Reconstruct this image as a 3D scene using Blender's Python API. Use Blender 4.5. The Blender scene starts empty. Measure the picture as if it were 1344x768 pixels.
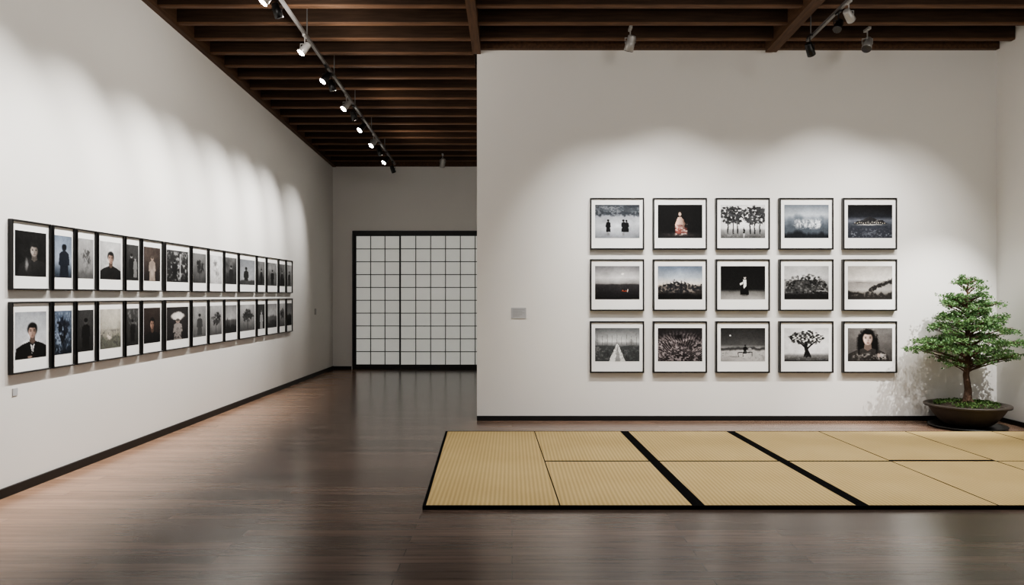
import bpy, math, random
import numpy as np
from mathutils import Vector
random.seed(4)
scene = bpy.context.scene
scene.view_settings.view_transform = 'AgX'
scene.view_settings.look = 'AgX - Medium High Contrast'
scene.view_settings.exposure = 0.15
COL = scene.collection

# ------------------------------------------------------------------ helpers
def lin(c):
    return tuple(((v/255.0)/12.92 if v/255.0 <= 0.04045 else ((v/255.0+0.055)/1.055)**2.4) for v in c)

def new_mat(name, col, rough=0.6, metal=0.0, emis=0.0, emcol=None, noise=0.0, nscale=8.0, bump=0.0, spec=0.5):
    m = bpy.data.materials.new(name); m.use_nodes = True
    nt = m.node_tree; b = nt.nodes['Principled BSDF']
    L = lin(col)
    b.inputs['Base Color'].default_value = (*L, 1)
    b.inputs['Roughness'].default_value = rough
    b.inputs['Metallic'].default_value = metal
    b.inputs['Specular IOR Level'].default_value = spec
    if emis:
        b.inputs['Emission Color'].default_value = (*lin(emcol or col), 1)
        b.inputs['Emission Strength'].default_value = emis
    tc = nt.nodes.new('ShaderNodeTexCoord')
    n = nt.nodes.new('ShaderNodeTexNoise'); n.inputs['Scale'].default_value = nscale
    n.inputs['Detail'].default_value = 4
    nt.links.new(tc.outputs['Object'], n.inputs['Vector'])
    if noise:
        r = nt.nodes.new('ShaderNodeMix'); r.data_type = 'RGBA'
        r.inputs[6].default_value = (*[v*(1-noise) for v in L], 1)
        r.inputs[7].default_value = (*[min(1, v*(1+noise)) for v in L], 1)
        nt.links.new(n.outputs['Fac'], r.inputs[0])
        nt.links.new(r.outputs[2], b.inputs['Base Color'])
    if bump:
        bm = nt.nodes.new('ShaderNodeBump'); bm.inputs['Strength'].default_value = bump
        bm.inputs['Distance'].default_value = 0.01
        nt.links.new(n.outputs['Fac'], bm.inputs['Height'])
        nt.links.new(bm.outputs['Normal'], b.inputs['Normal'])
    return m

def mk(name, verts, faces, mat=None, parent=None, loc=(0, 0, 0), smooth=False):
    me = bpy.data.meshes.new(name); me.from_pydata([tuple(v) for v in verts], [], faces); me.update()
    if mat: me.materials.append(mat)
    if smooth:
        for p in me.polygons: p.use_smooth = True
    ob = bpy.data.objects.new(name, me); COL.objects.link(ob); ob.location = loc
    if parent: ob.parent = parent
    return ob

def place(name, me, parent=None, loc=(0, 0, 0)):
    ob = bpy.data.objects.new(name, me); COL.objects.link(ob); ob.location = loc
    if parent: ob.parent = parent
    return ob

def empty(name, loc, label, cat, group=None):
    e = bpy.data.objects.new(name, None); COL.objects.link(e); e.location = loc
    e.empty_display_size = 0.1
    e["label"] = label; e["category"] = cat
    if group: e["group"] = group
    return e

def info(o, label, cat, group=None):
    o["label"] = label; o["category"] = cat
    if group: o["group"] = group

def struct(o, label=None, cat=None):
    o["kind"] = "structure"
    if label: o["label"] = label
    if cat: o["category"] = cat
    return o

BF = [(0,3,2,1),(4,5,6,7),(0,1,5,4),(1,2,6,5),(2,3,7,6),(3,0,4,7)]
def boxvf(x0,x1,y0,y1,z0,z1):
    return ([(x0,y0,z0),(x1,y0,z0),(x1,y1,z0),(x0,y1,z0),(x0,y0,z1),(x1,y0,z1),(x1,y1,z1),(x0,y1,z1)], list(BF))
def boxes(lst):
    V=[];F=[]
    for b in lst:
        v,f=boxvf(*b); o=len(V); V+=v; F+=[tuple(i+o for i in q) for q in f]
    return V,F
def box(name, b, mat, parent=None, bevel=0.0):
    """box given by world/local extents; origin goes to its bottom centre"""
    cx,cy,cz=(b[0]+b[1])/2,(b[2]+b[3])/2,b[4]
    V,F=boxvf(b[0]-cx,b[1]-cx,b[2]-cy,b[3]-cy,0,b[5]-cz)
    o=mk(name,V,F,mat,parent,(cx,cy,cz))
    if bevel:
        m=o.modifiers.new('b','BEVEL'); m.width=bevel; m.segments=2
    return o
def prism(name, pts, zb, zt, mat, parent=None):
    n=len(pts)
    V=[(x,y,zb(x,y)) for x,y in pts]+[(x,y,zt(x,y)) for x,y in pts]
    F=[tuple(reversed(range(n))),tuple(range(n,2*n))]+[(i,(i+1)%n,(i+1)%n+n,i+n) for i in range(n)]
    return mk(name,V,F,mat,parent)
def lathe_vf(prof, seg=32):
    V=[];F=[]
    for r,z in prof:
        for i in range(seg):
            a=2*math.pi*i/seg; V.append((r*math.cos(a),r*math.sin(a),z))
    for j in range(len(prof)-1):
        for i in range(seg):
            k=(i+1)%seg
            F.append((j*seg+i,j*seg+k,(j+1)*seg+k,(j+1)*seg+i))
    F.append(tuple(reversed(range(seg)))); F.append(tuple(range((len(prof)-1)*seg,len(prof)*seg)))
    return V,F
def tube_vf(pts, rad, seg=8):
    V=[];F=[]
    pts=[Vector(p) for p in pts]
    for i,p in enumerate(pts):
        d=(pts[min(i+1,len(pts)-1)]-pts[max(i-1,0)]).normalized()
        up=Vector((0,1,0)) if abs(d.y)<0.9 else Vector((1,0,0))
        s=d.cross(up).normalized(); t=s.cross(d).normalized()
        for k in range(seg):
            a=2*math.pi*k/seg
            V.append(tuple(p+(s*math.cos(a)+t*math.sin(a))*rad[i]))
    for i in range(len(pts)-1):
        for k in range(seg):
            q=(k+1)%seg
            F.append((i*seg+k,i*seg+q,(i+1)*seg+q,(i+1)*seg+k))
    F.append(tuple(range(seg))); F.append(tuple(range((len(pts)-1)*seg,len(pts)*seg)))
    return V,F
def merge(lst):
    V=[];F=[]
    for v,f in lst:
        o=len(V); V+=v; F+=[tuple(i+o for i in q) for q in f]
    return V,F

# ------------------------------------------------------------------ camera
cam_d = bpy.data.cameras.new('camera'); cam = bpy.data.objects.new('camera', cam_d); COL.objects.link(cam)
cam_d.sensor_width = 36; cam_d.lens = 26.79; cam_d.shift_y = 4/1344
cam.location = (0, 0, 1.6); cam.rotation_euler = (math.pi/2, 0, 0)
cam_d.clip_end = 100
scene.camera = cam

# ------------------------------------------------------------------ materials
M_wall = new_mat('white_plaster', (228, 226, 222), 0.9, noise=0.012, nscale=3, bump=0.03, spec=0.2)
M_black = new_mat('black_lacquer', (16, 15, 15), 0.45)
M_bars = new_mat('dark_lattice_wood', (50, 47, 45), 0.6)
M_cloth = new_mat('black_cloth_edging', (17, 17, 18), 0.95, spec=0.05)
M_frame = new_mat('black_frame_wood', (15, 14, 14), 0.4)
M_mat = new_mat('white_mat_board', (240, 240, 238), 0.8)
M_paper = new_mat('shoji_paper', (226, 226, 221), 0.9, emis=0.24, emcol=(240, 240, 232), noise=0.14, nscale=1.6)  # slight emission in the paper stands in for backlight
M_lamp_w = new_mat('white_lamp_metal', (160, 158, 155), 0.3, metal=.2)
M_lamp_k = new_mat('black_lamp_metal', (14, 14, 15), 0.35)
M_lens_on = new_mat('lit_lens', (255, 250, 240), 0.3, emis=90)
M_lens_off = new_mat('dark_lens', (60, 60, 62), 0.15)
M_rail = new_mat('track_metal', (110, 108, 106), 0.4, metal=0.3)
M_plac = new_mat('grey_placard', (178, 179, 181), 0.6)
M_ink = new_mat('placard_ink', (130, 129, 128), 0.7)

def wood_mat(name, c1, c2, rough, axis='X', spec=0.4):
    m = bpy.data.materials.new(name); m.use_nodes=True; nt=m.node_tree; b=nt.nodes['Principled BSDF']
    tc=nt.nodes.new('ShaderNodeTexCoord'); mp=nt.nodes.new('ShaderNodeMapping')
    mp.inputs['Scale'].default_value = (1.2,14,14) if axis=='X' else (14,1.2,14)
    n=nt.nodes.new('ShaderNodeTexNoise'); n.inputs['Scale'].default_value=2.0; n.inputs['Detail'].default_value=6
    r=nt.nodes.new('ShaderNodeValToRGB')
    r.color_ramp.elements[0].position=0.3; r.color_ramp.elements[0].color=(*lin(c1),1)
    r.color_ramp.elements[1].position=0.7; r.color_ramp.elements[1].color=(*lin(c2),1)
    nt.links.new(tc.outputs['Object'],mp.inputs['Vector']); nt.links.new(mp.outputs['Vector'],n.inputs['Vector'])
    nt.links.new(n.outputs['Fac'],r.inputs['Fac']); nt.links.new(r.outputs['Color'],b.inputs['Base Color'])
    b.inputs['Roughness'].default_value=rough; b.inputs['Specular IOR Level'].default_value=spec
    return m
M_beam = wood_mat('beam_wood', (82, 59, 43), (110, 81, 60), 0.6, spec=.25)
M_beam_shade = wood_mat('beam_wood_side_shade', (52, 39, 30), (70, 53, 41), 0.7, spec=.2)  # joist side faces: shade put into the colour, darker than the undersides
M_girder = wood_mat('girder_wood', (72, 53, 40), (98, 73, 55), 0.6, 'Y', spec=.25)
M_deck = wood_mat('deck_wood', (22, 17, 14), (32, 24, 19), 0.8, spec=.2)

# floor: polished boards, warmer and lighter towards the left-hand wall
def floor_mat():
    m = bpy.data.materials.new('polished_floorboards'); m.use_nodes=True; nt=m.node_tree; b=nt.nodes['Principled BSDF']
    N=nt.nodes.new; Lk=nt.links.new
    tc=N('ShaderNodeTexCoord')
    def brick(c1,c2,c3):
        br=N('ShaderNodeTexBrick'); br.inputs['Scale'].default_value=1.0
        br.inputs['Brick Width'].default_value=1.8; br.inputs['Row Height'].default_value=0.13
        br.inputs['Mortar Size'].default_value=0.002; br.inputs['Mortar Smooth'].default_value=0.3
        br.inputs['Color1'].default_value=(*lin(c1),1); br.inputs['Color2'].default_value=(*lin(c2),1)
        br.inputs['Mortar'].default_value=(*lin(c3),1); br.offset=0.37
        Lk(tc.outputs['Object'],br.inputs['Vector']); return br
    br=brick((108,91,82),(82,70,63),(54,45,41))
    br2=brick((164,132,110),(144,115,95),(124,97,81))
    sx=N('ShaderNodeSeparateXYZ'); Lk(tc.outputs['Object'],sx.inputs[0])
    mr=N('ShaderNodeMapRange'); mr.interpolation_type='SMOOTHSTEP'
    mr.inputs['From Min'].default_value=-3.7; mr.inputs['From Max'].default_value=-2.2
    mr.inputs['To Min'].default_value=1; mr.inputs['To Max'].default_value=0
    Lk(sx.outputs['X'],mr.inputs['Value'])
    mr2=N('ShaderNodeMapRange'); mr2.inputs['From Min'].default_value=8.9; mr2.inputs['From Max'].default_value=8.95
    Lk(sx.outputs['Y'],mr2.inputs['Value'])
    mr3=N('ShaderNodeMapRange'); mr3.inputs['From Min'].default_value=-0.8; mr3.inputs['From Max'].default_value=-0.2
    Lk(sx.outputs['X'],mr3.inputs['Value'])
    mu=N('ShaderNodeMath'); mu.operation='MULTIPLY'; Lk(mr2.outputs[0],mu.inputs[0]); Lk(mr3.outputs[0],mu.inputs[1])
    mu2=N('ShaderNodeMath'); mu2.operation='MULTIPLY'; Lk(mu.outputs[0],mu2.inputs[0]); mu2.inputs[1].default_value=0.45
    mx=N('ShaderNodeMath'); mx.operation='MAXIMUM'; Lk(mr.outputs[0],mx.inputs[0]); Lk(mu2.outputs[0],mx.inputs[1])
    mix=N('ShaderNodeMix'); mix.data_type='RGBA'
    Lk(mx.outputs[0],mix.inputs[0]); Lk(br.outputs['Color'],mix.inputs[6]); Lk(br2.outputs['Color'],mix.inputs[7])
    mp=N('ShaderNodeMapping'); mp.inputs['Scale'].default_value=(1.0,14,1); Lk(tc.outputs['Object'],mp.inputs['Vector'])
    n=N('ShaderNodeTexNoise'); n.inputs['Scale'].default_value=2; n.inputs['Detail'].default_value=5; Lk(mp.outputs[0],n.inputs['Vector'])
    g=N('ShaderNodeMapRange'); g.inputs['From Min'].default_value=0.3; g.inputs['From Max'].default_value=0.7
    g.inputs['To Min'].default_value=0.82; g.inputs['To Max'].default_value=1.18; Lk(n.outputs['Fac'],g.inputs['Value'])
    vm=N('ShaderNodeVectorMath'); vm.operation='SCALE'; Lk(mix.outputs[2],vm.inputs[0]); Lk(g.outputs[0],vm.inputs['Scale'])
    Lk(vm.outputs[0],b.inputs['Base Color'])
    r=N('ShaderNodeMapRange'); r.inputs['To Min'].default_value=0.17; r.inputs['To Max'].default_value=0.28; Lk(n.outputs['Fac'],r.inputs['Value'])
    Lk(r.outputs[0],b.inputs['Roughness'])
    bp=N('ShaderNodeBump'); bp.inputs['Strength'].default_value=0.08; bp.inputs['Distance'].default_value=0.004
    Lk(n.outputs['Fac'],bp.inputs['Height']); Lk(bp.outputs[0],b.inputs['Normal'])
    b.inputs['Specular IOR Level'].default_value=0.5
    return m
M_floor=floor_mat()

def straw_mat():
    m = bpy.data.materials.new('woven_rush'); m.use_nodes=True; nt=m.node_tree; b=nt.nodes['Principled BSDF']
    N=nt.nodes.new; Lk=nt.links.new
    tc=N('ShaderNodeTexCoord')
    w=N('ShaderNodeTexWave'); w.bands_direction='X'; w.inputs['Scale'].default_value=9.0; w.inputs['Distortion'].default_value=0.4
    Lk(tc.outputs['Object'],w.inputs['Vector'])
    w2=N('ShaderNodeTexWave'); w2.bands_direction='Y'; w2.inputs['Scale'].default_value=17.0; w2.inputs['Distortion'].default_value=0.4
    Lk(tc.outputs['Object'],w2.inputs['Vector'])
    mu=N('ShaderNodeMath'); mu.operation='MULTIPLY'; Lk(w.outputs['Fac'],mu.inputs[0]); Lk(w2.outputs['Fac'],mu.inputs[1])
    n=N('ShaderNodeTexNoise'); n.inputs['Scale'].default_value=1.2; Lk(tc.outputs['Object'],n.inputs['Vector'])
    n2=N('ShaderNodeMath'); n2.operation='MULTIPLY'; Lk(n.outputs['Fac'],n2.inputs[0]); n2.inputs[1].default_value=.45
    ad=N('ShaderNodeMath'); ad.operation='MULTIPLY_ADD'; Lk(mu.outputs[0],ad.inputs[0]); ad.inputs[1].default_value=.75; Lk(n2.outputs[0],ad.inputs[2])
    r=N('ShaderNodeValToRGB'); r.color_ramp.elements[0].position=0.1; r.color_ramp.elements[0].color=(*lin((180,154,104)),1)
    r.color_ramp.elements[1].position=1.0; r.color_ramp.elements[1].color=(*lin((228,205,152)),1)
    Lk(ad.outputs[0],r.inputs['Fac']); Lk(r.outputs['Color'],b.inputs['Base Color'])
    bp=N('ShaderNodeBump'); bp.inputs['Strength'].default_value=0.5; bp.inputs['Distance'].default_value=0.004
    Lk(mu.outputs[0],bp.inputs['Height']); Lk(bp.outputs[0],b.inputs['Normal'])
    b.inputs['Roughness'].default_value=0.75; b.inputs['Specular IOR Level'].default_value=0.25
    return m
M_straw=straw_mat()

# ------------------------------------------------------------------ room shell
YP=9.756; YF=16.49; XP=-0.449; XR=6.205; Y0=-3.0
ceil=lambda y: 4.74-0.049*(y-YP)
xl=lambda y: -4.115+0.0143*y
struct(prism('floor',[(-4.6,Y0),(6.7,Y0),(6.7,17),(-4.6,17)],lambda x,y:-0.1,lambda x,y:0,M_floor),'polished dark brown wooden floorboards with warmer tone towards the left wall','floor')
struct(prism('wall_left',[(xl(Y0)-.25,Y0),(xl(Y0),Y0),(xl(YF+.25),YF+.25),(xl(YF+.25)-.25,YF+.25)],lambda x,y:0,lambda x,y:ceil(y)+.2,M_wall),'long white plaster gallery wall','wall')
struct(prism('wall_front',[(XP,YP),(XR,YP),(XR,YF+.25),(XP,YF+.25)],lambda x,y:0,lambda x,y:ceil(y)+.19,M_wall),'white plaster display wall holding fifteen photographs','wall')
struct(prism('wall_right',[(XR,Y0),(XR+.25,Y0),(XR+.25,YF+.25),(XR,YF+.25)],lambda x,y:0,lambda x,y:ceil(y)+.2,M_wall),'white plaster side wall beside the bonsai','wall')
DX0=-3.45; DZ=3.0
V,F=boxes([(xl(YF),DX0,YF,YF+.2,0,ceil(YF)+.19),(DX0,XP,YF,YF+.2,DZ,ceil(YF)+.19)])
struct(mk('wall_back',V,F,M_wall),'white plaster end wall around the sliding screens','wall')
struct(prism('ceiling',[(-4.5,Y0),(6.5,Y0),(6.5,17),(-4.5,17)],lambda x,y:ceil(y)+.2,lambda x,y:ceil(y)+.3,M_deck),'dark stained wooden ceiling boards','ceiling')
struct(prism('baseboard_left',[(xl(Y0),Y0),(xl(Y0)+.02,Y0),(xl(YF)+.02,YF),(xl(YF),YF)],lambda x,y:0,lambda x,y:.075,M_black),'black skirting board','baseboard')
struct(box('baseboard_front',(XP,XR,YP-.02,YP,0,.06),M_black),'black skirting board','baseboard')
struct(box('baseboard_right',(XR-.02,XR,Y0,YP-.02,0,.06),M_black),'black skirting board','baseboard')
struct(box('baseboard_back',(xl(YF)+.02,DX0-.02,YF-.02,YF,0,.07),M_black),'black skirting board','baseboard')
struct(prism('trim_1',[(xl(Y0),Y0),(xl(Y0)+.07,Y0),(xl(YF)+.07,YF),(xl(YF),YF)],lambda x,y:ceil(y)-.03,lambda x,y:ceil(y)+.2,M_girder),'dark wooden wall plate under the ceiling','trim')
struct(box('trim_2',(XP+.05,XR-.01,YP-.07,YP,ceil(YP)-.0,ceil(YP)+.19),M_girder),'dark wooden wall plate under the ceiling','trim')
struct(box('trim_3',(xl(YF)+.08,XP,YF-.06,YF,ceil(YF)-.02,ceil(YF)+.19),M_girder),'dark wooden wall plate under the ceiling','trim')
BW=.04
def joist(x0,x1,yy,grp):
    ch=.018
    prof=[(-BW+.006,0),(BW-.006,0),(BW,ch),(BW,.2),(-BW,.2),(-BW,ch)]
    V=[(x0,a,b) for a,b in prof]+[(x1,a,b) for a,b in prof]
    F=[(0,1,7,6),(1,2,8,7),(2,3,9,8),(3,4,10,9),(4,5,11,10),(5,0,6,11),(5,4,3,2,1,0),(6,7,8,9,10,11)]
    o=mk('ceiling_beam',V,F,M_beam,None,(0,yy,ceil(yy))); o.data.materials.append(M_beam_shade)
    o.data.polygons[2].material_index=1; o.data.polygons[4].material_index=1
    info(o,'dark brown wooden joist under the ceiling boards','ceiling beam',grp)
y=16.49-.42
while y>5.5:
    joist(xl(y)+.07,XP-.055,y,'ceiling joists over the hall')
    if y<YP-.12:
        joist(XP+.055,3.22,y,'ceiling joists before the display wall')
        joist(3.36,XR-.01,y,'ceiling joists before the display wall')
    y-=.475
for (x0,x1,ye) in ((XP-.055,XP+.05,YP-.002),(3.22,3.36,YP-.07)):
    g=prism('ceiling_girder',[(x0,5.0),(x1,5.0),(x1,ye),(x0,ye)],lambda x,y:ceil(y)-.05,lambda x,y:ceil(y)+.195,M_girder)
    info(g,'deeper dark wooden girder crossing the joists','ceiling beam','ceiling girders')

# ------------------------------------------------------------------ shoji
tr=struct(mk('trim_4',*boxes([(DX0,DX0+.045,YF-.03,YF+.12,0,DZ),(DX0+.045,XP,YF-.03,YF+.12,DZ-.08,DZ),(DX0+.045,XP,YF-.03,YF+.12,0,.06)]),M_black),'black lacquered surround of the sliding screens','door frame')
def shoji(n,x0,x1,yy,cols,rows,label):
    z0,z1=.06,DZ-.08
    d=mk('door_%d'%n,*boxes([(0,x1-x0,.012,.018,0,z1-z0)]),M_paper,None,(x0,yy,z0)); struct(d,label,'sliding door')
    w=x1-x0;h=z1-z0
    mk('door_frame',*boxes([(0,.026,-.012,.025,0,h),(w-.026,w,-.012,.025,0,h),(.026,w-.026,-.012,.025,0,.045),(.026,w-.026,-.012,.025,h-.03,h)]),M_black,d)
    b=[]
    for i in range(1,cols):
        x=.026+(w-.052)*i/cols; b.append((x-.008,x+.008,-.002,.012,.045,h-.03))
    for j in range(1,rows):
        z=.045+(h-.075)*j/rows; b.append((.026,w-.026,-.003,.012,z-.008,z+.008))
    mk('lattice',*boxes(b),M_bars,d)
shoji(1,DX0+.045,-2.42,YF+.045,3,10,'white paper sliding screen with black lattice, narrow')
shoji(2,-2.43,XP,YF+.0,6,10,'white paper sliding screen with black lattice, wide')

# ------------------------------------------------------------------ picture painting
def fbm(h,w,seed,base=4,octv=4):
    rs=np.random.RandomState(seed); out=np.zeros((h,w)); amp=1; tot=0
    for o in range(octv):
        k=base*2**o; g=rs.rand(k+2,k+2)
        yy=np.linspace(0,k,h); xx=np.linspace(0,k,w)
        yi=np.minimum(yy.astype(int),k); xi=np.minimum(xx.astype(int),k)
        fy=(yy-yi)[:,None]; fx=(xx-xi)[None,:]; fy=fy*fy*(3-2*fy); fx=fx*fx*(3-2*fx)
        a=g[np.ix_(yi,xi)];b=g[np.ix_(yi,xi+1)];c=g[np.ix_(yi+1,xi)];d=g[np.ix_(yi+1,xi+1)]
        out+=amp*((a*(1-fx)+b*fx)*(1-fy)+(c*(1-fx)+d*fx)*fy); tot+=amp; amp*=.6
    return out/tot
class Pic:
    def __init__(s,w,h,seed=0,warp=.03):
        s.w,s.h,s.seed=w,h,seed; s.a=np.zeros((h,w,3)); s.asp=h/w
        s.V,s.U=np.meshgrid(np.linspace(0,1,h),np.linspace(0,1,w),indexing='ij'); s.n=fbm(h,w,seed+11)
        s.f=fbm(h,w,seed+77,24 if w>80 else 15,3)
        s.U=s.U+warp*(fbm(h,w,seed+201,9,4)-.5)*2; s.V=s.V+warp*(fbm(h,w,seed+202,9,4)-.5)*2
    def grad(s,stops):
        vs=[q[0] for q in stops]
        for c in range(3): s.a[...,c]=np.interp(s.V,vs,[q[1][c] for q in stops])
    def put(s,m,col):
        m=np.clip(m,0,1)[...,None]; s.a=s.a*(1-m)+np.array(col,float)*m
    def ell(s,cx,cy,rx,ry,col,soft=.2,rough=0):
        d=np.sqrt(((s.U-cx)/rx)**2+((s.V-cy)/ry)**2)+rough*(s.f-.5)
        s.put((1-d)/soft,col)
    def shade(s,cx,cy,rx,ry,dx,dy,amt):
        d=np.sqrt(((s.U-cx)/rx)**2+((s.V-cy)/ry)**2); m=np.clip((1-d)/.25,0,1)
        k=1+amt*(((s.U-cx)/rx)*dx+((s.V-cy)/ry)*dy); s.a=s.a*(1+(k[...,None]-1)*m[...,None])
    def poly(s,pts,col):
        ins=np.zeros((s.h,s.w),bool); n=len(pts)
        for i in range(n):
            x1,y1=pts[i];x2,y2=pts[(i+1)%n]
            if y1==y2: continue
            c=((y1>s.V)!=(y2>s.V))&(s.U<(x2-x1)*(s.V-y1)/(y2-y1)+x1); ins^=c
        s.put(ins.astype(float),col)
    def below(s,v,col,rough=.1,soft=.03,hump=None):
        line=v+rough*(fbm(1,s.w,s.seed+5,6,4)[0]-.5)*2
        if hump is not None: line=line-hump[2]*np.exp(-((s.U[0]-hump[0])/hump[1])**2)
        s.put((s.V-line[None,:])/soft,col)
    def speck(s,v0,v1,col,th=.6,amt=1,u0=0,u1=1):
        edge=np.clip((s.V-v0)/.06,0,1)*np.clip((v1-s.V)/.06,0,1)*np.clip((s.U-u0)/.05+(u0<=0),0,1)*np.clip((u1-s.U)/.05+(u1>=1),0,1)
        m=np.clip((s.f-th)/.12,0,1)*amt*edge*np.clip(s.n*2.4-.5,0,1); s.put(m,col)
    def tex(s,amt): s.a=s.a+(s.n[...,None]-.5)*amt*2
    def person(s,cx,top,h,col,skin,wd=.11):
        s.poly([(cx-wd*.2,top+h*.2),(cx-wd*.5,top+h*.27),(cx-wd*.6,top+h*.62),(cx-wd*.42,top+h*.62),(cx-wd*.5,top+h),(cx+wd*.5,top+h),(cx+wd*.42,top+h*.62),(cx+wd*.6,top+h*.6),(cx+wd*.5,top+h*.27),(cx+wd*.2,top+h*.2)],col)
        s.ell(cx,top+h*.1,wd*.28,h*.11,skin); s.ell(cx,top+h*.06,wd*.29,h*.08,tuple(c*.6 for c in col),.3)
    def bust(s,cx,top,sc,hair,skin,cloth,longhair=False):
        k=s.asp
        X=lambda v: v*sc*k
        if longhair: s.ell(cx,top+.44*sc,X(.34),.50*sc,hair,.3,.3)
        s.poly([(cx-X(.66),1.1),(cx-X(.56),top+.72*sc),(cx-X(.36),top+.62*sc),(cx-X(.13),top+.55*sc),(cx+X(.13),top+.55*sc),(cx+X(.36),top+.62*sc),(cx+X(.56),top+.72*sc),(cx+X(.66),1.1)],cloth)
        s.shade(cx,top+.95*sc,X(.6),.5*sc,-.6,-.6,.4)
        s.poly([(cx-X(.085),top+.36*sc),(cx+X(.085),top+.36*sc),(cx+X(.11),top+.56*sc),(cx,top+.63*sc),(cx-X(.11),top+.56*sc)],tuple(.6*c for c in skin))
        s.ell(cx,top+.2*sc,X(.205),.21*sc,hair,.25)
        s.ell(cx,top+.28*sc,X(.155),.195*sc,skin,.25)
        s.ell(cx+X(.02),top+.11*sc,X(.16),.07*sc,hair,.4)
        dk=tuple(.22*c for c in skin); md=tuple(.7*c for c in skin)
        for q in(-1,1):
            s.ell(cx+q*X(.066),top+.255*sc,X(.052),.032*sc,md,.8); s.ell(cx+q*X(.066),top+.262*sc,X(.038),.018*sc,dk,.4); s.ell(cx+q*X(.068),top+.220*sc,X(.048),.013*sc,dk,.7)
        s.ell(cx+X(.014),top+.32*sc,X(.018),.05*sc,md,.9); s.ell(cx+X(.005),top+.352*sc,X(.03),.014*sc,tuple(.5*c for c in skin),.7)
        s.ell(cx,top+.40*sc,X(.055),.02*sc,tuple((.55*skin[0],.32*skin[1],.32*skin[2])),.5)
        s.shade(cx,top+.26*sc,X(.19),.24*sc,-1,.15,.4)
    def tree(s,cx,base,h,w,col,seed=0,n=26,sz=1.0):
        s.poly([(cx-.015,base),(cx-.01,base-h*.6),(cx+.01,base-h*.6),(cx+.02,base)],col)
        rs=random.Random(seed)
        for i in range(n):
            a=rs.uniform(0,6.28); r=math.sqrt(rs.random())
            v=rs.uniform(.75,1.6)
            s.ell(cx+math.cos(a)*r*.38*w,base-h*.64+math.sin(a)*r*.27*h,w*.18*sz,h*.11*sz,tuple(min(255,c*v) for c in col),.5,2.2)
    def finish(s,sat=.5,ct=1.1):
        l=s.a.mean(axis=2,keepdims=True); s.a=l+(s.a-l)*sat
        g=np.random.RandomState(s.seed+900).randn(s.h,s.w,1)*4
        s.a=s.a*(.84+.26*s.n[...,None])+g+(s.f[...,None]-.5)*14
        s.a=(s.a-110)*ct+108
        vg=1-.2*np.clip(((s.U-.5)**2+(s.V-.5)**2)*2,0,1); s.a=s.a*vg[...,None]
        return s
G=lambda v,b=0:(v,v,v+b)
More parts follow.
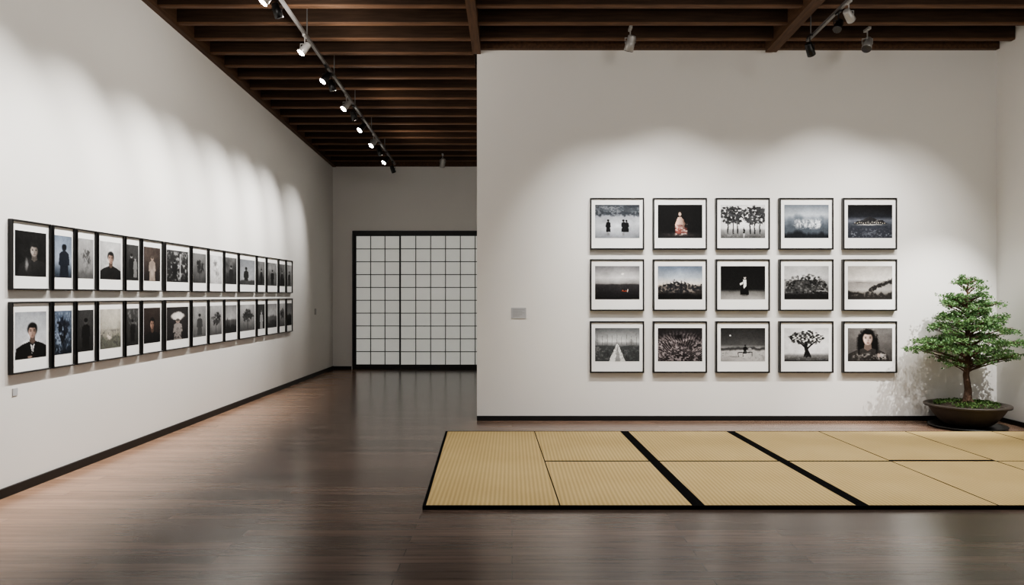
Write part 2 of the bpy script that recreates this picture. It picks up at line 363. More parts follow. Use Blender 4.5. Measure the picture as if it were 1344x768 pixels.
def right_pic(i,W=132,H=98):
    p=Pic(W,H,i*7+3,.004 if i==14 else .016)
    sat=.65
    if i==0:
        p.grad([(0,(60,68,78)),(.28,(104,110,120)),(.34,(156,162,172)),(.6,(192,197,205)),(1,(140,146,156))]); p.tex(10)
        for k in range(12): p.ell(.09*k+.02,.26,.08,.09+.04*math.sin(k*2),(62,69,78),.6,1.2)
        p.speck(0,.33,(140,144,152),.5,.6)
        for cx in(.30,.64): p.person(cx,.44,.38,(18,18,22),(70,62,60),.1); p.ell(cx,.88,.05,.07,G(118),.9)
        p.person(.71,.45,.37,(16,16,20),(70,62,60),.09)
    elif i==1:
        p.grad([(0,G(12)),(.75,G(18)),(1,G(40))]); p.ell(.5,.9,.42,.08,(70,62,62),.9,1.4)
        p.poly([(.38,.88),(.4,.68),(.45,.56),(.56,.56),(.62,.7),(.66,.88)],(120,52,48)); p.ell(.52,.76,.13,.12,(150,70,60),.6,1.4); p.speck(.55,.95,(236,206,190),.48,.9,.36,.68)
        p.poly([(.46,.37),(.53,.37),(.58,.44),(.585,.6),(.43,.6),(.43,.44)],(206,158,134)); p.poly([(.43,.44),(.385,.6),(.44,.74),(.47,.7),(.425,.6),(.46,.48)],(196,148,126)); p.poly([(.57,.44),(.62,.58),(.56,.7),(.53,.67),(.58,.58),(.55,.48)],(170,124,104))
        p.ell(.5,.24,.055,.1,(30,23,20),.3); p.ell(.495,.285,.034,.068,(222,182,158),.4); p.ell(.484,.275,.008,.009,(60,40,36),.6); p.ell(.507,.275,.008,.009,(60,40,36),.6); p.ell(.496,.32,.01,.008,(130,50,48),.7); p.shade(.5,.55,.15,.4,-1,0,.55)
        p.speck(.2,.5,(120,60,56),.62,.6,.3,.46)
    elif i==2:
        p.grad([(0,G(240)),(.7,G(226)),(.76,G(160)),(1,G(84))])
        for k,cx in enumerate((.16,.28,.38,.66,.76,.88)): p.tree(cx,.88,.88,.42,(50,51,53),k,60,.55)
        p.ell(.52,.9,.03,.16,G(200),.8); p.person(.52,.68,.18,G(30),G(60),.04); p.speck(.1,.75,G(190),.6,.5); p.speck(.8,1,G(150),.5,.5)
    elif i==3:
        p.grad([(0,(116,128,142)),(.3,(174,184,195)),(.45,(128,139,152)),(.8,(54,64,76)),(1,(26,33,43))]); p.below(.34,(106,118,132),.18,.14); p.below(.46,(78,88,100),.16,.2)
        for q in range(16): p.ell(.26+.035*q,.56+.06*math.sin(q*2.3),.035,.1+.03*math.cos(q*1.7),(206,212,218) if q%4 else (98,108,120),.7,1.6)
        p.speck(.4,.75,(236,240,244),.5,.9,.2,.85); p.below(.8,(28,34,42),.12,.1)
    elif i==4:
        p.grad([(0,G(14)),(.35,(34,37,46)),(.48,(104,110,124)),(.6,(62,68,80)),(1,(28,32,40))])
        p.poly([(.12,.58),(.2,.5),(.34,.45),(.46,.36),(.5,.34),(.56,.38),(.66,.45),(.78,.46),(.9,.58)],(44,44,48))
        for q in range(15): p.ell(.16+.048*q,.545+.012*math.sin(q*2),.012,.016,(255,244,214),.6)
        p.speck(.42,.58,(220,214,200),.5,.9,.2,.85)
        p.ell(.5,.6,.42,.018,(226,220,208),.8,.6); p.below(.66,(56,60,72),.04,.04); p.speck(.68,1,(156,162,174),.5,.6)
    elif i==5:
        p.grad([(0,(128,128,131)),(.35,(206,205,205)),(.52,(146,144,144)),(.56,(58,56,58)),(1,(26,25,27))]); p.ell(.62,.24,.05,.035,(242,240,236),.6)
        p.ell(.68,.755,.1,.02,(170,60,34),.9,.6); p.ell(.63,.73,.014,.02,(255,130,80),.9); p.ell(.7,.735,.012,.018,(255,120,70),.9); p.poly([(.73,.69),(.745,.69),(.745,.79),(.73,.79)],(225,210,200)); sat=.85
    elif i==6:
        p.grad([(0,(104,122,148)),(.35,(172,185,200)),(.55,(232,220,204)),(.62,(76,70,66)),(1,(30,28,28))])
        for q in range(24): p.ell(.05+.04*q,.66+.02*math.sin(q*2.1),.032,.09+.14*math.exp(-((q-10)/6)**2)+.04*math.sin(q*3.3),(36+8*(q%3),37+7*(q%3),42+6*(q%3)),.3,1.2)
        p.speck(.5,.82,(160,144,130),.54,.7)
        p.below(.8,(24,23,24),.08,.06)
    elif i==7:
        p.grad([(0,G(16)),(.7,G(26)),(.78,(110,108,105)),(1,(176,173,168))]); p.poly([(.47,.38),(.57,.38),(.61,.6),(.64,.86),(.43,.86),(.46,.6)],(12,12,12))
        p.ell(.54,.34,.028,.055,(216,202,192)); p.ell(.54,.31,.03,.04,G(20),.4); p.poly([(.5,.41),(.57,.41),(.58,.6),(.53,.68)],(226,224,220)); p.poly([(.43,.52),(.5,.47),(.5,.53),(.44,.57)],(226,224,220)); p.ell(.53,.88,.12,.02,G(56),.8)
    elif i==8:
        p.grad([(0,G(184)),(.35,G(200)),(.8,G(80)),(1,G(36))])
        p.poly([(.05,.46),(.3,.4),(.9,.44),(.97,.86),(.03,.88)],G(60))
        for q in range(60):
            a=q*2.4; p.ell(.5+.46*math.cos(a)*math.sqrt(q/60.),.55+.3*math.sin(a)*math.sqrt(q/60.),.04,.05,G((34,54,84,40,112)[q%5]),.6,1.8)
        p.put(np.clip((p.n-.48)*3,0,.7)*(p.V>.4)*(p.V<.84),G(28)); p.speck(.3,.84,G(180),.56,.7); p.below(.82,G(32),.04,.04)
    elif i==9:
        p.grad([(0,(184,178,170)),(.4,(220,213,204)),(.5,(146,140,135)),(.7,(176,170,163)),(1,(60,56,53))]); p.below(.76,(50,46,44),.12,.05)
        for q in range(16): p.ell(.5+.034*q,.72-.02*q,.04,.09,(42,39,38),.4,1.2)
        p.speck(.55,.95,(140,132,124),.56,.6); p.ell(.3,.49,.2,.012,(90,84,80),.8)
    elif i==10:
        p.grad([(0,(106,110,113)),(.4,(210,214,214)),(.5,(130,134,136)),(1,(52,56,58))]); p.below(.36,(130,132,134),.18,.16)
        for q in range(9):
            x=.05+.11*q; p.poly([(x-.004,.52),(x-.003,.2+.05*math.sin(q*3)),(x+.003,.2+.05*math.sin(q*3)),(x+.005,.52)],G(84))
        p.below(.5,(74,78,80),.02,.04)
        p.poly([(.48,.48),(.52,.48),(.72,1.1),(.28,1.1)],(226,228,226)); p.poly([(.495,.5),(.505,.5),(.58,1.1),(.44,1.1)],(150,152,152))
        for q in range(6):
            d=.022*(1.55**q); p.poly([(.5-d*1.05,.47+.042*q*1.1),(.504-d*1.05,.47+.042*q*1.1),(.504-d*1.1,.52+.075*q),(.496-d*1.1,.52+.075*q)],G(28)); p.poly([(.5+d*1.05,.47+.042*q*1.1),(.504+d*1.05,.47+.042*q*1.1),(.504+d*1.1,.52+.075*q),(.496+d*1.1,.52+.075*q)],G(28))
        p.speck(.5,1,G(130),.54,.6)
    elif i==11:
        p.grad([(0,(50,46,48)),(1,(30,27,29))]); th=np.arctan2(p.V-1.05,p.U-.5); r=np.hypot((p.V-1.05)*1.0,(p.U-.5)*.9)
        p.put((np.sin(th*74+p.n*16+r*9)*.5+.5)**1.3*np.clip((r-.12)*3,0,1)*np.clip((1.0-r)*4,0,1)*(.2+p.n)*.8,(204,184,187)); p.put(np.clip((p.f-.5)*4,0,.6)*np.clip((.95-r)*4,0,1),(214,196,198)); p.put((p.n-.54)*4,(30,26,28))
    elif i==12:
        p.grad([(0,G(50)),(.5,G(78)),(.56,G(126)),(.62,(194,192,190)),(1,(150,148,146))]); p.ell(.22,.22,.022,.028,G(245)); p.below(.55,G(66),.06,.05); p.below(.64,(184,182,180),.04,.05)
        p.person(.55,.50,.26,G(24),G(80),.08); p.poly([(.38,.72),(.72,.72),(.72,.745),(.38,.745)],G(20))
        for x in(.39,.5,.7): p.poly([(x,.74),(x+.014,.74),(x+.014,.86),(x,.86)],G(20))
        p.person(.66,.56,.16,G(150),G(80),.06); p.ell(.3,.86,.16,.02,G(110),.9,.8); p.speck(.66,1,G(110),.54,.5)
    elif i==13:
        p.grad([(0,G(240)),(.75,G(232)),(.82,G(130)),(1,G(52))]); p.poly([(.42,.88),(.46,.7),(.44,.55),(.46,.4),(.51,.4),(.52,.6),(.56,.72),(.62,.88)],G(30)); p.poly([(.48,.6),(.28,.4),(.30,.38),(.5,.54)],G(30)); p.poly([(.5,.58),(.72,.36),(.74,.37),(.53,.64)],G(30))
        for k in range(60):
            a=k*2.4; r=math.sqrt(k/60.); p.ell(.5+.38*r*math.cos(a),.3+.21*r*math.sin(a),.045,.036,G(32 if k%2 else 66),.5,1.8)
        p.speck(.8,1,G(150),.52,.6)
    elif i==14:
        p.grad([(0,(126,121,118)),(1,(74,70,68))]); p.bust(.45,.02,1.06,(18,14,14),(194,160,144),(50,46,44),True); p.speck(.72,1,(196,188,182),.46,.8,.08,.9); p.ell(.7,.82,.04,.08,(180,148,132),.5)
        p.ell(.25,.5,.03,.4,(18,14,14),.6,.3); p.ell(.65,.5,.03,.4,(18,14,14),.6,.3)
    return p.finish(sat)
def left_pic(k,row,W=56,H=66):
    p=Pic(W,H,100+k*9+row*301,.008)
    if row==0:
        if k==0: p.grad([(0,G(26)),(1,G(18))]); p.tex(14); p.bust(.6,.22,.72,G(30),(140,130,122),G(34)); p.ell(.36,.74,.07,.18,G(120),.7,.8)
        elif k==1: p.grad([(0,(120,136,158)),(.6,(140,154,172)),(1,(40,50,64))]); p.person(.55,.2,.82,(24,32,46),(30,36,46),.55)
        elif k==2: p.grad([(0,G(178)),(.5,G(140)),(1,G(108))]); p.tree(.5,.95,.7,.6,G(92),3); p.below(.8,G(96),.1,.1)
        elif k==3: p.grad([(0,G(196)),(1,G(160))]); p.bust(.5,.24,.74,G(22),(156,124,108),G(22)); p.speck(.84,.98,(150,70,60),.45,.8,.38,.66)
        elif k==4: p.grad([(0,G(70)),(1,G(30))]); p.person(.4,.25,.65,G(24),G(150),.4); p.person(.72,.32,.6,G(120),G(150),.3)
        elif k==5: p.grad([(0,(86,72,64)),(1,(40,32,30))]); p.person(.5,.25,.75,(150,134,122),(170,144,126),.36); p.tex(20)
        elif k==6: p.grad([(0,G(50)),(1,G(24))]); p.speck(0,1,G(170),.5,.8); p.poly([(.6,.1),(.64,.1),(.61,.9),(.58,.9)],G(180)); p.person(.35,.3,.6,G(18),G(120),.22)
        elif k==7: p.grad([(0,G(130)),(1,G(60))]); p.tree(.5,.9,.7,.6,G(34),5)
        elif k==8: p.grad([(0,G(225)),(1,G(190))]); p.ell(.45,.3,.22,.15,G(130),.8,1.4); p.ell(.58,.6,.25,.2,G(150),.8,1.6); p.poly([(.48,.4),(.5,.4),(.53,.95),(.5,.95)],G(90))
        elif k==10: p.grad([(0,(130,134,140)),(1,(160,162,166))]); p.person(.4,.3,.7,G(34),G(60),.3); p.below(.8,G(70),.06,.05)
        else:
            v=[90,60,120,50,80,70][k%6]; p.grad([(0,G(v+50)),(1,G(v-20))]); p.tex(30); p.person(.5,.3,.66,G(26),G(130),.34)
    else:
        if k==0:
            p.grad([(0,(168,173,180)),(1,(196,197,200))]); p.bust(.54,.22,.76,G(18),(156,126,112),G(15))
            p.poly([(.475,.69),(.54,.74),(.605,.69),(.56,.9),(.53,.9)],G(224)); p.poly([(.532,.73),(.556,.73),(.562,.88),(.545,.9),(.53,.88)],G(16)); p.ell(.46,.97,.1,.03,(170,140,124),.5)
        elif k==1: p.grad([(0,(92,108,132)),(1,(24,32,44))]); p.speck(0,1,(150,166,190),.52,.7); p.tree(.5,1,.9,.7,(18,24,36),4)
        elif k==2: p.grad([(0,G(66)),(1,G(34))]); p.person(.5,.2,.75,G(18),G(70),.5)
        elif k==3: p.grad([(0,(206,200,186)),(.4,(176,171,157)),(1,(124,124,112))]); p.below(.5,(150,146,132),.14,.14); p.below(.66,(104,106,94),.12,.1); p.ell(.4,.72,.2,.1,(206,194,178),.7,1); p.speck(.5,1,G(60),.52,.7)
        elif k==4: p.grad([(0,G(74)),(1,G(40))]); p.person(.5,.3,.6,G(24),G(90),.4); p.speck(0,.5,G(140),.54,.6)
        elif k==5: p.grad([(0,(66,54,48)),(1,(28,22,22))]); p.bust(.5,.26,.74,G(16),(140,106,90),G(20))
        elif k==6: p.grad([(0,(50,47,47)),(1,(38,35,37))]); p.ell(.5,.28,.34,.15,(216,210,204),.3,.3); p.person(.5,.36,.66,(140,132,128),(170,142,128),.36); p.speck(.6,1,G(20),.52,.7)
        elif k==7: p.grad([(0,G(160)),(1,G(96))]); p.person(.5,.25,.7,G(70),G(120),.4)
        elif k in(8,10,13): p.grad([(0,G(180)),(1,G(90))]); p.tree(.5,.95,.8,.8,G(50),k,40,.8)
        elif k in(11,): p.grad([(0,G(60)),(1,G(40))]); p.person(.5,.25,.75,G(150),G(170),.4)
        else:
            v=[110,70,60,90,60,80][k%6]; p.grad([(0,G(v+40)),(.5,G(v+70)),(.55,G(v)),(1,G(v-20))]); p.below(.5,G(max(20,v-20)),.2,.1); p.below(.7,G(max(20,v-50)),.15,.05)
    return p.finish(.75)

Mp=bpy.data.materials.new('photo_print'); Mp.use_nodes=True
_nt=Mp.node_tree; _b=_nt.nodes['Principled BSDF']; _a=_nt.nodes.new('ShaderNodeAttribute'); _a.attribute_name='Col'
_nt.links.new(_a.outputs['Color'],_b.inputs['Base Color']); _b.inputs['Roughness'].default_value=0.6; _b.inputs['Specular IOR Level'].default_value=0.2
def print_obj(p,x0,x1,z0,z1,yloc,parent):
    W,H=p.w,p.h
    V=[(x0+(x1-x0)*i/(W-1),0,z1-(z1-z0)*j/(H-1)) for j in range(H) for i in range(W)]
    F=[(j*W+i,(j+1)*W+i,(j+1)*W+i+1,j*W+i+1) for j in range(H-1) for i in range(W-1)]
    o=mk('photo_print',V,F,Mp,parent,(0,yloc,0))
    at=o.data.color_attributes.new('Col','FLOAT_COLOR','POINT')
    a=np.clip(p.a,3,250)/255.; l=np.where(a<=.04045,a/12.92,((a+.055)/1.055)**2.4)
    at.data.foreach_set('color',np.concatenate([l.reshape(-1,3),np.ones((W*H,1))],1).astype(np.float32).ravel())
    return o
def frame(w,h,pic,pw,label,loc,rot,group,T=.018,D=.045):
    """framed photograph: local X across, Z up from the bottom edge, facing -Y, back at y=0"""
    e=empty('picture_frame',loc,label,'framed photograph',group); e.rotation_euler=(0,0,rot)
    x=w/2
    m=mk('frame_moulding',*boxes([(-x,-x+T,-D,0,0,h),(x-T,x,-D,0,0,h),(-x+T,x-T,-D,0,0,T),(-x+T,x-T,-D,0,h-T,h)]),M_frame,e)
    bv=m.modifiers.new('b','BEVEL'); bv.width=.0025; bv.segments=1
    mk('mat_board',*boxes([(-x+T,x-T,-D+.016,-.002,T,h-T)]),M_mat,e)
    print_obj(pic,pw[0]-x,pw[1]-x,pw[2],pw[3],-D+.0145,e)
    return e
RL=['two dark figures in pale misty water','seated woman in red patterned robe','dark leafy trees against white sky','misty blue rocks with pale surf','night shore with bright lit building',
 'grey dusk sea with orange lights','rocky silhouette under blue dusk sky','robed figure in white and black','dark ruins and trees','grey coast with dark rocks',
 'pale boardwalk leading into mist','radiating pinkish grasses','small table and figures outdoors','gnarled dark tree against white','woman with long dark hair']
S=YP/1000
cols=[774,856,938,1021,1104]; rows=[328,408,489]
for i in range(15):
    c=cols[i%5]; r=rows[i//5]
    w=70.5*S; h=67.5*S
    x=(c+35.2-672)*S; z=1.6-(r-388)*S
    frame(w,h,right_pic(i),(6.5*S,64.5*S,15*S,58.5*S),'square black frame, white mat: '+RL[i],(x,YP,z),0,'framed photographs on the display wall',D=.065)
LT=[(6.085,6.587),(6.62,6.94),(6.97,7.29),(7.32,7.80),(7.83,8.14),(8.17,8.64),(8.70,9.36),(9.40,9.88),(9.91,10.40),(10.43,10.93),(10.97,11.67),(11.71,12.12),(12.16,12.71),(12.75,13.12),(13.16,13.5)]
LLt=['dark portrait with raised hand','blue silhouette of a figure','pale misty tree','portrait of a man in black','two figures in a dark room','pale robed figure on brown','white streaks over dark figure','dark tree on grey','pale hanging flowers','grey standing figure','figure against blue-grey sky','grey figure','grey figure','grey figure','grey figure']
LLb=['man in a black suit','blue-black forest','dark standing figure','pale green landscape','dark figure with light specks','dim portrait of a man','figure under a white umbrella','grey standing figure','dark tree on grey','grey landscape','dark tree on grey','pale robed figure','grey landscape','dark tree on grey','grey landscape']
ang=math.pi/2-0.0143
for row in(0,1):
    z0=1.645 if row==0 else 0.965
    h=.57 if row==0 else .585
    for k,(a,b) in enumerate(LT):
        w=b-a; yc=(a+b)/2; m=.05 if w>.4 else .035
        frame(w,h,left_pic(k,row),(m,w-m,.115,h-.085),'black frame, white mat: '+(LLt if row==0 else LLb)[k],(xl(yc)+.001,yc,z0),ang,'framed photographs on the long wall, '+('upper row' if row==0 else 'lower row'),T=.014,D=.04)
pl=box('wall_placard',((671-672)*S,(690.5-672)*S,YP-.012,YP,1.6-30*S,1.6-16*S),M_plac); info(pl,'small grey text placard on the white wall','placard')
lines=[]
for j in range(5): lines.append((-.075,.075-.03*(j%2)-(.06 if j==4 else 0),-.0075,-.0055,.108-.02*j,.112-.02*j))
t=mk('printed_text',*boxes(lines),M_ink,pl)
ys=6.17
pl=box('wall_label',(0,.006,-.03,.03,0,.06),M_plac); pl.location=(xl(ys)+.003,ys,.79); info(pl,'tiny pale label below the hung photographs','label')
pl=box('wall_switch',(0,.01,-.05,.05,0,.12),M_lamp_w); pl.location=(xl(15.1)+.005,15.1,1.22); info(pl,'small white switch plate on the long wall','switch')

# ------------------------------------------------------------------ tatami
def tatami(x0,x1,y0,y1,l,r,f,b,label):
    cx,cy=(x0+x1)/2,(y0+y1)/2; w,d=(x1-x0)/2-.001,(y1-y0)/2-.001
    e=empty('tatami_mat',(cx,cy,0),label,'tatami mat','tatami mats on the floor')
    def sk(vf): return [(x-.032*(cy+y-7.25),y,z) for x,y,z in vf[0]],vf[1]   # laid very slightly askew
    s=mk('woven_surface',*sk(boxes([(-w+l,w-r,-d+f,d-b,0,.026)])),M_straw,e)
    B=[]
    if l:B.append((-w,-w+l,-d,d,0,.028))
    if r:B.append((w-r,w,-d,d,0,.028))
    if f:B.append((-w+l,w-r,-d,-d+f,0,.028))
    if b:B.append((-w+l,w-r,d-b,d,0,.028))
    mk('cloth_border',*sk(boxes(B)),M_cloth,e)
YA,YM,YB=5.69,7.24,8.84
tatami(-.72,.31,YA,YB,.025,.003,.022,.018,'long straw tatami mat with narrow black edging')
for (x0,x1,l,r) in((.31,1.35,.003,.046),(1.35,2.58,.046,.046),(2.58,3.60,.046,.003),(3.60,4.60,.003,.003),(4.60,5.60,.003,.003),(5.60,6.11,.003,.025)):
    wide=l>.04 or r>.04
    lb='straw tatami mat with '+('wide black cloth edging' if wide else 'thin dark edging')
    tatami(x0,x1,YM,YB,l,r,.05 if x0==3.60 else (.014 if x0<2.6 else .005),.018,lb)
    tatami(x0,x1,YA,YM,l,r,.022,.012 if x0<2.6 else .004,lb)

# ------------------------------------------------------------------ bonsai
M_pot=new_mat('dark_clay',(62,55,49),.55,noise=.2,nscale=20,bump=.1)
M_dish=new_mat('dark_saucer',(24,23,22),.4)
M_bark=new_mat('bark',(78,59,46),.9,noise=.4,nscale=30,bump=.8)
M_soil=new_mat('soil',(46,36,26),1,noise=.4,nscale=40,bump=.8)
def leafmat(name,c1,c2):
    m=bpy.data.materials.new(name); m.use_nodes=True; nt=m.node_tree; b=nt.nodes['Principled BSDF']
    g=nt.nodes.new('ShaderNodeNewGeometry'); r=nt.nodes.new('ShaderNodeValToRGB')
    r.color_ramp.elements[0].color=(*lin(c1),1); r.color_ramp.elements[1].color=(*lin(c2),1)
    nt.links.new(g.outputs['Random Per Island'],r.inputs[0]); nt.links.new(r.outputs[0],b.inputs['Base Color'])
    b.inputs['Roughness'].default_value=.55; b.inputs['Specular IOR Level'].default_value=.25
    out=nt.nodes['Material Output']; tl=nt.nodes.new('ShaderNodeBsdfTranslucent'); mx=nt.nodes.new('ShaderNodeMixShader'); mx.inputs[0].default_value=.22
    nt.links.new(r.outputs[0],tl.inputs[0]); nt.links.new(b.outputs[0],mx.inputs[1]); nt.links.new(tl.outputs[0],mx.inputs[2]); nt.links.new(mx.outputs[0],out.inputs[0])
    return m
M_leaf=leafmat('bonsai_leaf',(66,98,62),(124,158,104)); M_moss=leafmat('moss',(56,82,44),(98,126,70))
BX,BY=5.54,9.275
V,F=lathe_vf([(.38,0),(.425,.012),(.43,.028),(.40,.032),(.36,.02)],48)
o=mk('plant_saucer',V,F,M_dish,None,(BX,BY,0),True); info(o,'round dark saucer under the bonsai bowl','saucer')
e=empty('potted_bonsai',(BX,BY,.033),'green leafy bonsai tree in a wide dark clay bowl','bonsai tree')
V,F=lathe_vf([(.22,0),(.26,.008),(.31,.05),(.375,.13),(.42,.20),(.435,.215),(.47,.222),(.475,.24),(.472,.248),(.425,.25),(.41,.235),(.36,.22)],64)
mk('pot',V,F,M_pot,e,(0,0,0),True)
mk('soil',*lathe_vf([(.41,.222),(.36,.235),(.2,.26),(.01,.27)],40),M_soil,e,(0,0,0),True)
def leaf(c,s,n):
    n=n.normalized(); t=n.orthogonal().normalized(); a=random.uniform(0,6.28)
    u=t*math.cos(a)+n.cross(t)*math.sin(a); v=n.cross(u)
    return [tuple(c-u*s),tuple(c-v*s*.5),tuple(c+u*s),tuple(c+v*s*.5)]
V=[];F=[]
for i in range(2400):
    a=random.uniform(0,6.28); r=.36*math.sqrt(random.random())
    if math.sin(a*3+1)+math.sin(a*5)+random.uniform(-.9,.9)<-.5: continue
    c=Vector((r*math.cos(a),r*math.sin(a),.27-.09*r+random.uniform(0,.035)))
    k=len(V); V+=leaf(c,random.uniform(.009,.018),Vector((random.uniform(-1,1),random.uniform(-1,1),random.uniform(.2,1)))); F.append((k,k+1,k+2,k+3))
mk('moss',V,F,M_moss,e)
tr=[(0,0,.24),(.012,0,.42),(-.008,.01,.6),(.016,0,.8),(0,.0,1.0),(.02,0,1.2),(0,0,1.45),(.01,0,1.75)]
parts=[tube_vf(tr,[.056,.04,.034,.029,.025,.02,.014,.006],12)]
for k in range(6):
    a=k*1.05+.3; parts.append(tube_vf([(0,0,.35),(.05*math.cos(a),.05*math.sin(a),.28),(.12*math.cos(a),.12*math.sin(a),.245)],[.028,.02,.008],8))
mk('trunk',*merge(parts),M_bark,e,(0,0,0),True)
YS=.62
clampv=lambda v:(min(v[0],6.16-BX),min(v[1],9.71-BY),v[2])
pads=[]
for (z,r,n,pr,off) in((1.78,.03,2,.085,0),(1.71,.12,4,.085,.4),(1.59,.20,6,.095,.0),(1.46,.29,8,.10,.5),(1.32,.37,9,.105,.2),(1.18,.44,10,.11,.0),(1.04,.51,11,.115,.3),(.91,.54,10,.11,.1),(.80,.42,6,.09,.5)):
    for k in range(n):
        a=off+2*math.pi*k/n+random.uniform(-.3,.3); rr=r*random.uniform(.7,1.16)
        pads.append((Vector((rr*math.cos(a),rr*math.sin(a)*YS,z+random.uniform(-.045,.045)-.03*r)),pr*random.uniform(.75,1.3)))
        if r>.25 and k%2==0:
            pads.append((Vector((rr*.5*math.cos(a+.3),rr*.5*math.sin(a+.3)*YS,z+.03)),pr*.8))
br=[]
for c,pr in pads:
    z0=max(.62,c.z-.08-.2*Vector((c.x,c.y)).length)
    mid=Vector((c.x*.5,c.y*.5,(z0+c.z)/2+.0))
    br.append(tube_vf([(0,0,z0),mid,(c.x,c.y,c.z-.02)],[.013,.008,.004],6))
    for q in range(6):
        a=random.uniform(0,6.28); br.append(tube_vf([(c.x*.8,c.y*.8,c.z-.03),(c.x+pr*.9*math.cos(a),c.y+pr*.6*math.sin(a),c.z+.01)],[.004,.0015],4))
V,F=merge(br)
mk('branches',[clampv(v) for v in V],F,M_bark,e,(0,0,0),True)
V=[];F=[]
for c,pr in pads:
    for s in range(int(13*(pr/.11)**2)+2):
        a=random.uniform(0,6.28); r=pr*1.3*math.sqrt(random.random())
        q=c+Vector((r*math.cos(a),r*math.sin(a)*.8,random.uniform(-.015,.035)-.15*r+random.gauss(0,.01)))
        for i in range(14):
            p=q+Vector((random.gauss(0,.023),random.gauss(0,.02),random.gauss(0,.011)))
            if BX+p.x>6.16 or BY+p.y>9.71: continue
            k=len(V); V+=leaf(p,random.uniform(.011,.020),Vector((random.uniform(-1,1),random.uniform(-1,1),random.uniform(-.1,1.1)))); F.append((k,k+1,k+2,k+3))
mk('foliage',V,F,M_leaf,e)

# ------------------------------------------------------------------ tracks & lamps
WARM=(1,.975,.94)
def sun_spot(loc,aim,power,size,blend=.9,col=WARM,rad=.035):
    d=bpy.data.lights.new('spot_beam','SPOT'); d.energy=power; d.spot_size=math.radians(size); d.spot_blend=blend; d.color=col; d.shadow_soft_size=rad
    o=bpy.data.objects.new('spot_beam',d); COL.objects.link(o)
    v=(Vector(aim)-Vector(loc)); o.rotation_mode='QUATERNION'; o.rotation_quaternion=v.to_track_quat('-Z','Y')
    o.location=loc
    return o
def glow(loc,power,col=(1,.955,.90),rad=.06):  # point light added as general fill, without a lamp body
    d=bpy.data.lights.new('fill_light','POINT'); d.energy=power; d.color=col; d.shadow_soft_size=rad
    o=bpy.data.objects.new('fill_light',d); COL.objects.link(o); o.location=loc
def mesh_only(name,vf,mat,smooth=False):
    me=bpy.data.meshes.new(name); me.from_pydata(vf[0],[],vf[1]); me.materials.append(mat); me.update()
    if smooth:
        for p in me.polygons: p.use_smooth=len(p.vertices)<=4
    return me
HEADP=[(.02,.10),(.045,.095),(.05,.08),(.05,.03),(.056,.02),(.06,-.09),(.055,-.095),(.05,-.085)]
ME={}
for key,mt in(('w',M_lamp_w),('k',M_lamp_k)):
    ME['head'+key]=mesh_only('lamp_head',lathe_vf(HEADP,24),mt,True)
    ME['arm'+key]=mesh_only('arm',merge([lathe_vf([(.008,-.03),(.008,-.13)],10),boxvf(-.065,.065,-.006,.006,-.137,-.128)
        ,boxvf(-.068,-.062,-.008,.008,-.2,-.128),boxvf(.062,.068,-.008,.008,-.2,-.128)]),mt)
    ME['ad'+key]=mesh_only('adapter',boxvf(-.018,.018,-.07,.07,-.03,0),mt)
for key,mt in(('on',M_lens_on),('off',M_lens_off)):
    ME['lens'+key]=mesh_only('lens',lathe_vf([(.001,-.104),(.054,-.0995),(.058,-.0955),(.001,-.095)],24),mt)
def lamp(loc,aim,key,on,label,group,power=0,size=60,scale=1.0):
    e=empty('track_spotlight',loc,label,'spotlight',group); e.scale=(scale,)*3
    place('adapter',ME['ad'+key],e); place('arm',ME['arm'+key],e)
    hd=place('lamp_head',ME['head'+key],e,(0,0,-.2)); hc=Vector(loc)+Vector((0,0,-.2*scale))
    v=Vector(aim)-hc; q=v.to_track_quat('-Z','Y'); hd.rotation_mode='QUATERNION'; hd.rotation_quaternion=q
    le=place('lens',ME['lens'+('on' if on else 'off')],hd)
    if power:
        sun_spot(tuple(hc+v.normalized()*.15*scale),aim,power,size,1.0)
TX=-2.38
rail=lambda y:ceil(y)-.2
def track(x0,y0,y1,label):
    L=(y1-y0)
    o=mk('light_track',*boxes([(-.018,.018,0,L*math.sqrt(1+.049**2),0,.03)]),M_rail,None,(x0,y0,rail(y0))); o.rotation_euler=(-math.atan(.049),0,0)
    info(o,label,'light track')
    y=y0+.3; inv=o.matrix_basis.inverted()
    while y<y1:
        V,F=boxvf(x0-.006,x0+.006,y-.006,y+.006,rail(y)+.028,ceil(y)+.19)
        mk('suspension_rod',[tuple(inv@Vector(v)) for v in V],F,M_rail,o); y+=1.35
track(TX,4.5,15.5,'long slim ceiling light track along the hall')
track(3.47,4.5,8.95,'short slim light track before the display wall')
g='spotlights along the hall track'
PL=380
for (yy,key,on,dy,pw) in((5.2,'w',1,-.3,PL*.7),(6.2,'k',1,-.5,PL*.8),(7.42,'w',1,-.7,PL),(7.72,'k',0,.6,0),(8.75,'w',1,-.9,PL),(9.75,'k',1,-1.1,PL*.8),(10.05,'k',0,.4,0),(10.95,'w',1,-1.2,PL),(11.45,'k',0,.5,0),(12.1,'k',1,-1.3,PL),(13.1,'w',1,-1.3,PL*.9),(13.7,'k',0,.2,0),(14.4,'k',1,-1.1,PL*.5),(15.2,'k',0,.4,0)):
    aim=(xl(yy)+.02,yy+dy,2.05)
    if not on: aim=(TX+.5,yy+dy,2.6)
    lamp((TX,yy,rail(yy)),aim,key,on,('white' if key=='w' else 'black')+' track spotlight, '+('lit, tilted to the photographs' if on else 'unlit'),g,pw,70,.76)
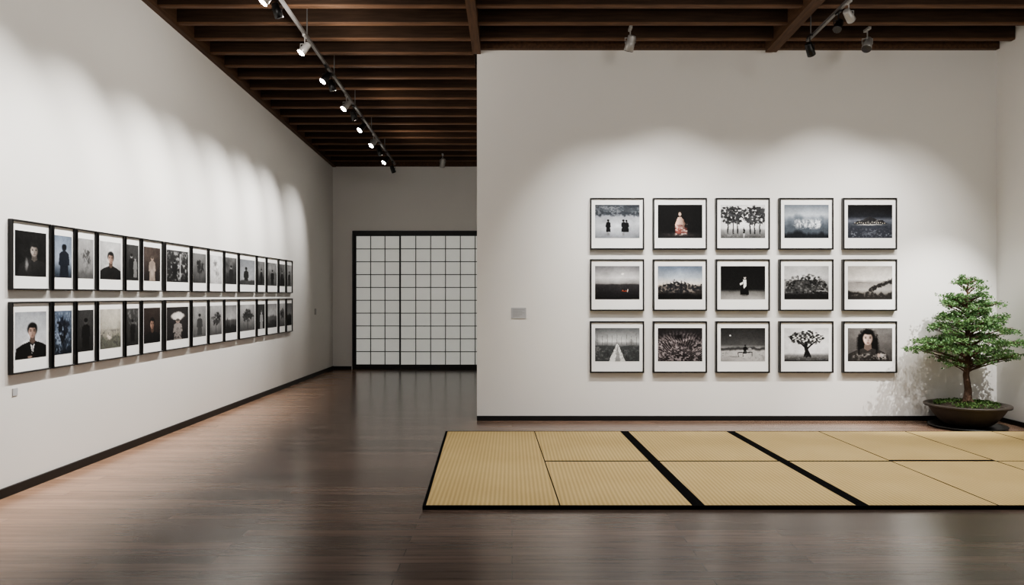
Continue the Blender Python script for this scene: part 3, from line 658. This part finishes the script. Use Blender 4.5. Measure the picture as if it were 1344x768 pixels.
lamp((-1.4,15.4,ceil(15.4)),(-1.9,16.49,1.6),'w',0,'white ceiling spotlight near the paper screens','spotlights near the screens',0,80,.9)
g='spotlights before the display wall'
lamp((1.40,9.02,ceil(9.02)),(1.15,9.5,3.4),'w',0,'grey ceiling spotlight, unlit, near the display wall',g,0,scale=.95)
lamp((4.22,9.05,ceil(9.05)),(3.9,8.6,3.9),'w',0,'grey ceiling spotlight tilted sideways, unlit',g,0,scale=.95)
lamp((3.42,8.75,rail(8.75)),(3.75,9.1,3.9),'k',0,'black track spotlight near the display wall',g,0,scale=.8)
lamp((3.47,8.1,rail(8.1)),(3.0,7.6,3.6),'k',0,'black track spotlight on the short track',g,0,scale=.75)
lamp((3.47,7.85,rail(7.85)),(4.1,8.4,4.0),'w',0,'grey track spotlight on the short track',g,0,scale=.75)
# lamps on the cross track just before the joists in view, washing the display wall
for x,aimx,pw,az in((1.0,1.3,330,1.7),(1.9,2.0,400,2.0),(2.95,2.95,210,1.7),(4.0,4.0,400,2.0),(5.0,4.7,300,1.7)):
    sun_spot((x,7.5,4.6),(aimx,YP,az),pw,60,1.0)
sun_spot((6.0,7.7,3.9),(5.2,9.7,.6),650,46,.8,rad=.012)
for x,pw in((0.3,200),(2.6,230),(4.9,280)):
    sun_spot((x,6.4,4.6),(x,7.2,0),pw,90,1)
# upward fill spots added beside the hall track to lighten the joists, no fixtures
for yy in(6.6,9.0,11.3,13.6): sun_spot((TX+.3,yy,ceil(yy)-.7),(TX+1.0,yy+.1,ceil(yy)+.2),26,150,1.0,(1,.9,.78),.05)
for yy in(5.6,8.0): glow((TX+.25,yy,ceil(yy)-.45),30)
for xx,yy in((2.0,6.0),(4.6,6.0)): glow((xx,yy,ceil(yy)-.8),48,rad=.35)

# ------------------------------------------------------------------ ambient light
w=bpy.data.worlds.new('world'); scene.world=w; w.use_nodes=True
w.node_tree.nodes['Background'].inputs[0].default_value=(.97,.985,1,1); w.node_tree.nodes['Background'].inputs[1].default_value=.52
